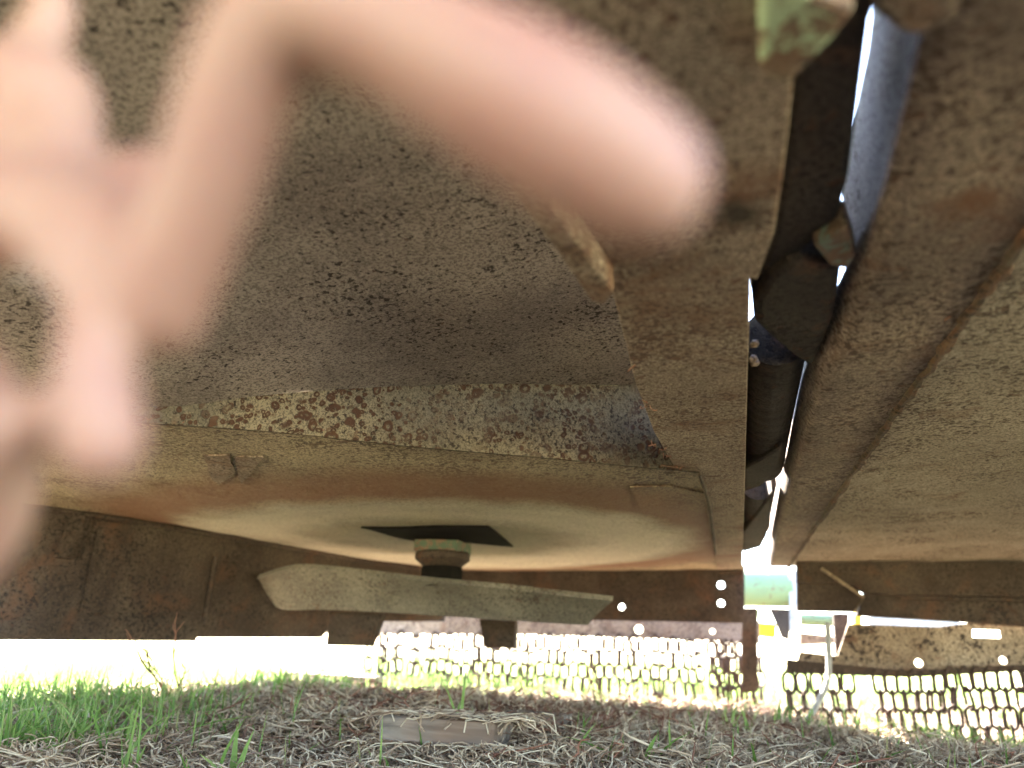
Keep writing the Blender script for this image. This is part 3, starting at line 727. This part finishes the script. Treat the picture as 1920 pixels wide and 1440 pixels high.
tx, ty = [], []
for k in range(46):
    yy = 1.15 + 1.25 * random.random(); xx = -yy * 0.27 + random.uniform(-0.85, 0.75) * yy
    if abs(xx - pz(818, 1374, 0.03).x) < 0.22 and yy < 1.9: continue
    u, v = clump(random.randrange(40, 150), xx, yy, random.uniform(.02, .09), random.uniform(.02, .05)); tx.append(u); ty.append(v)
u, v = clump(1500, -0.75, 1.55, 0.35, 0.10); tx.append(u); ty.append(v)
grass('dead_grass', np.concatenate(tx), np.concatenate(ty), 0.036, 0.0012, M['straw'], 1.3)

# single tufts that stand out in front
def tuft(label, px, py, blades, tall, mat=None):
    b0 = pz(px, py, 0.0); n = blades
    X = np.array([b0.x]) + rng.normal(0, 0.012, n); Y = np.array([b0.y]) + rng.normal(0, 0.012, n)
    o = grass('grass_tuft', X, Y, tall, 0.0032, mat or M['grass'], 0.30, kind=None)
    return tag(o, label, 'grass tuft', 'green grass tufts in the litter')
tuft('tall broad green grass blades at the bottom near the left corner', 236, 1450, 5, 0.085)
tuft('thin green grass blades at the bottom right of the tall broad blades', 366, 1450, 4, 0.06)
tuft('slanting green grass blades left of the wooden offcut', 420, 1450, 4, 0.065)
tuft('slender upright grass tuft growing in front of the wooden offcut', 850, 1400, 6, 0.09)
tuft('low green grass tuft at the bottom centre below the wooden offcut', 690, 1440, 7, 0.05)
tuft('small green tuft in the straw below the hinge gap', 1378, 1385, 8, 0.05)
tuft('short green tuft at the bottom edge right of the wooden offcut', 1225, 1445, 5, 0.04)

# dry branching weed
def weed(label, px, py, z, tall, nb, seed):
    rs = random.Random(seed); b0 = pz(px, py, z); b0.z = gh(b0.x, b0.y) - 0.005
    Vv = []; Ff = []
    def twig(p, d, L, r, depth):
        pts = [p]; q = Vector(p); dd = Vector(d)
        for k in range(5):
            dd = (dd + Vector((rs.uniform(-.25, .25), rs.uniform(-.25, .25), rs.uniform(-.12, .15)))).normalized(); q = q + dd * L / 5; pts.append(q.copy())
        a, f = tube_data(pts, [r * (1 - 0.12 * i) for i in range(6)], 5); o0 = len(Vv); Vv.extend(a); Ff.extend([tuple(o0 + i for i in ff) for ff in f])
        if depth:
            for _ in range(3): s = rs.choice(pts[2:]); twig(s, (dd + Vector((rs.uniform(-1, 1), rs.uniform(-1, 1), rs.uniform(-.2, .8)))).normalized(), L * .5, r * .65, depth - 1)
    for k in range(nb): twig(b0, Vector((rs.uniform(-.7, .5), rs.uniform(-.4, .4), 0.8)).normalized(), tall, 0.0024, 2)
    return tag(mesh('dry_weed', Vv, Ff, M['roots'], None, True), label, 'dry weed')
weed('brown branching dead weed standing over green grass at the left', 330, 1340, 0.01, 0.10, 3, 4)
weed('dark dead weed stem standing before the chains near the middle', 945, 1335, 0.0, 0.09, 3, 9)
weed('thin dead weed beside the right end of the chain curtain', 1130, 1345, 0.0, 0.07, 2, 12)

# timber pieces
def timber(label, c, ln, wd, ht, rz, tilt):
    bm = bmesh.new(); bmesh.ops.create_cube(bm, size=1)
    for v in bm.verts: v.co = Vector((v.co.x * ln, v.co.y * wd, v.co.z * ht))
    bmesh.ops.subdivide_edges(bm, edges=bm.edges, cuts=5, use_grid_fill=True)
    for v in bm.verts: v.co += Vector((noise.noise(v.co * 25) * .004, noise.noise(v.co * 25 + Vector((5, 0, 0))) * .003, noise.noise(v.co * Vector((8, 40, 40)).length) * .002))
    me = bpy.data.meshes.new('wood_offcut'); bm.to_mesh(me); bm.free()
    o = link('wood_offcut', me, M['wood']); o.location = c; o.rotation_euler = (tilt, 0.02, rz)
    b = o.modifiers.new('b', 'BEVEL'); b.width = .003; b.segments = 2; b.limit_method = 'ANGLE'
    return tag(o, label, 'wood')
c = pz(818, 1374, 0.03); timber('short grey weathered timber offcut lying in the dead grass', (c.x, c.y + 0.04, 0.020), 0.15, 0.09, 0.052, 0.05, 0.0)
c = pz(955, 1362, 0.03); timber('smaller brown timber piece lying behind the grey offcut', (c.x, c.y + 0.17, 0.012), 0.10, 0.06, 0.05, -0.1, 0.0)
c = pz(665, 1285, 0.02); timber('long dark rotten timber lying across the litter farther back', (c.x, 2.05, 0.035), 0.28, 0.08, 0.04, 0.06, 0.0)

# stalks fallen over the big offcut
n = 260; c = pz(818, 1374, 0.03)
X = rng.uniform(c.x - 0.10, c.x + 0.12, n); Y = rng.uniform(c.y - 0.04, c.y + 0.16, n); th = rng.random(n) * 6.28; P = np.zeros((n, 5, 3))
for k in range(5):
    t = (k - 2) / 4 * rng.uniform(0.03, 0.09, n); P[:, k, 0] = X + np.cos(th) * t; P[:, k, 1] = Y + np.sin(th) * t; P[:, k, 2] = 0.049 + rng.random(n) * 0.004 - 0.02 * ((k - 2) / 2) ** 2 * rng.random(n) - 0.03 * (np.abs(Y - c.y - 0.04) > 0.05)
strands('straw_litter', P, np.full((n, 5), 0.001), M['straw'])

# ================================================================== the hand
def skin_mat():
    b = NB('skin'); f = b.noise(38, 5, 0.6); g = b.noise(420, 2)
    c = b.mix(b.ramp(f, [(0.35, 0), (0.65, 1)]), (0.37, 0.215, 0.15), (0.32, 0.155, 0.115)); b.bump(g, 0.15, 0.0006)
    b.p.inputs['Subsurface Weight'].default_value = 0.25; b.p.inputs['Subsurface Radius'].default_value = (0.006, 0.002, 0.001)
    b.p.inputs['Subsurface Scale'].default_value = 1.0
    return b.end(c, 0.5, 0, 0.35)
def build_hand():
    V = []; F = []
    def chainp(pts, n=None):
        """one limb: (px, py, distance, radius in px) joints -> tapered tube with ball ends"""
        P = [pd(a, b, d) for a, b, d, r in pts]; Rr = [r * d / FPX for a, b, d, r in pts]
        limb(P, Rr)
    def limb(P, Rr):
        m = 10 * (len(P) - 1) + 1
        Q = smooth_path(P, m); rr = [v.x for v in smooth_path([Vector((r, 0, 0)) for r in Rr], m)]
        t0 = (Q[0] - Q[1]).normalized(); t1 = (Q[-1] - Q[-2]).normalized()
        cap0 = [(Q[0] + t0 * rr[0] * math.sin(a), rr[0] * math.cos(a)) for a in (R(88), R(65), R(40), R(18))]
        cap1 = [(Q[-1] + t1 * rr[-1] * math.sin(a), rr[-1] * math.cos(a)) for a in (R(18), R(40), R(65), R(88))]
        path = [c[0] for c in cap0] + Q + [c[0] for c in cap1]; rad = [c[1] for c in cap0] + rr + [c[1] for c in cap1]
        a, f = tube_data(path, rad, 18); o0 = len(V); V.extend(a); F.extend([tuple(o0 + i for i in ff) for ff in f])
    # index finger: knuckle, middle joint, last joint, tip (points right and down)
    chainp([(290, 560, .092, 100), (380, 360, .088, 98), (465, 120, .084, 108), (560, 20, .082, 118), (740, 70, .081, 128), (930, 170, .080, 148), (1075, 258, .080, 150), (1196, 338, .081, 134)])
    chainp([(326, 526, .092, 82), (330, 612, .092, 48)])                        # the knuckle's corner
    # thumb hanging down
    chainp([(150, 480, .095, 84), (172, 570, .091, 56), (178, 690, .088, 72), (188, 828, .087, 84)])
    # middle finger folded back
    chainp([(240, 440, .100, 90), (300, 350, .104, 72), (180, 365, .108, 70), (20, 425, .108, 68)])
    # ring finger folded behind it
    chainp([(120, 430, .108, 90), (110, 260, .118, 80), (60, 185, .122, 108), (-90, 230, .124, 96)])
    # little finger
    chainp([(20, 400, .112, 90), (60, 120, .125, 60), (100, 10, .128, 42), (30, -90, .128, 40)])
    # palm, heel, wrist and forearm
    chainp([(250, 490, .096, 100), (120, 420, .100, 115), (-60, 400, .102, 100), (-240, 620, .100, 130)])
    chainp([(-90, 450, .100, 70), (-150, 600, .098, 72), (-70, 780, .096, 116), (-150, 900, .096, 140)])
    chainp([(150, 750, .093, 52), (70, 785, .095, 58), (-40, 830, .096, 90)])    # web between thumb and wrist
    p0 = pd(-170, 790, .100); p1 = pd(-370, 1010, .104)
    limb([p0, p1, p1 + Vector((-0.10, -0.03, -0.02)), p1 + Vector((-0.20, -0.10, -0.03)), p1 + Vector((-0.30, -0.2, -0.03))], [0.0135, 0.019, 0.025, 0.031, 0.037])
    me = bpy.data.meshes.new('hand_base'); me.from_pydata([tuple(v) for v in V], [], F)
    o = bpy.data.objects.new('tmp', me); col.objects.link(o)
    m1 = o.modifiers.new('r', 'REMESH'); m1.mode = 'VOXEL'; m1.voxel_size = 0.0012
    m2 = o.modifiers.new('s', 'SMOOTH'); m2.iterations = 10; m2.factor = 0.5
    dg = bpy.context.evaluated_depsgraph_get(); dg.update()
    me2 = bpy.data.meshes.new_from_object(o.evaluated_get(dg), depsgraph=dg); bpy.data.objects.remove(o)
    me2.materials.clear(); me2.name = 'hand'
    h = link('person', me2, skin_mat(), None, True)
    # fingernails on index and thumb
    return h
hand = build_hand()
tag(hand, 'bare hand close to the lens, index finger pointing at the rusty rail', 'person')
for o in col.objects:
    if '_b' in o.keys(): del o['_b']
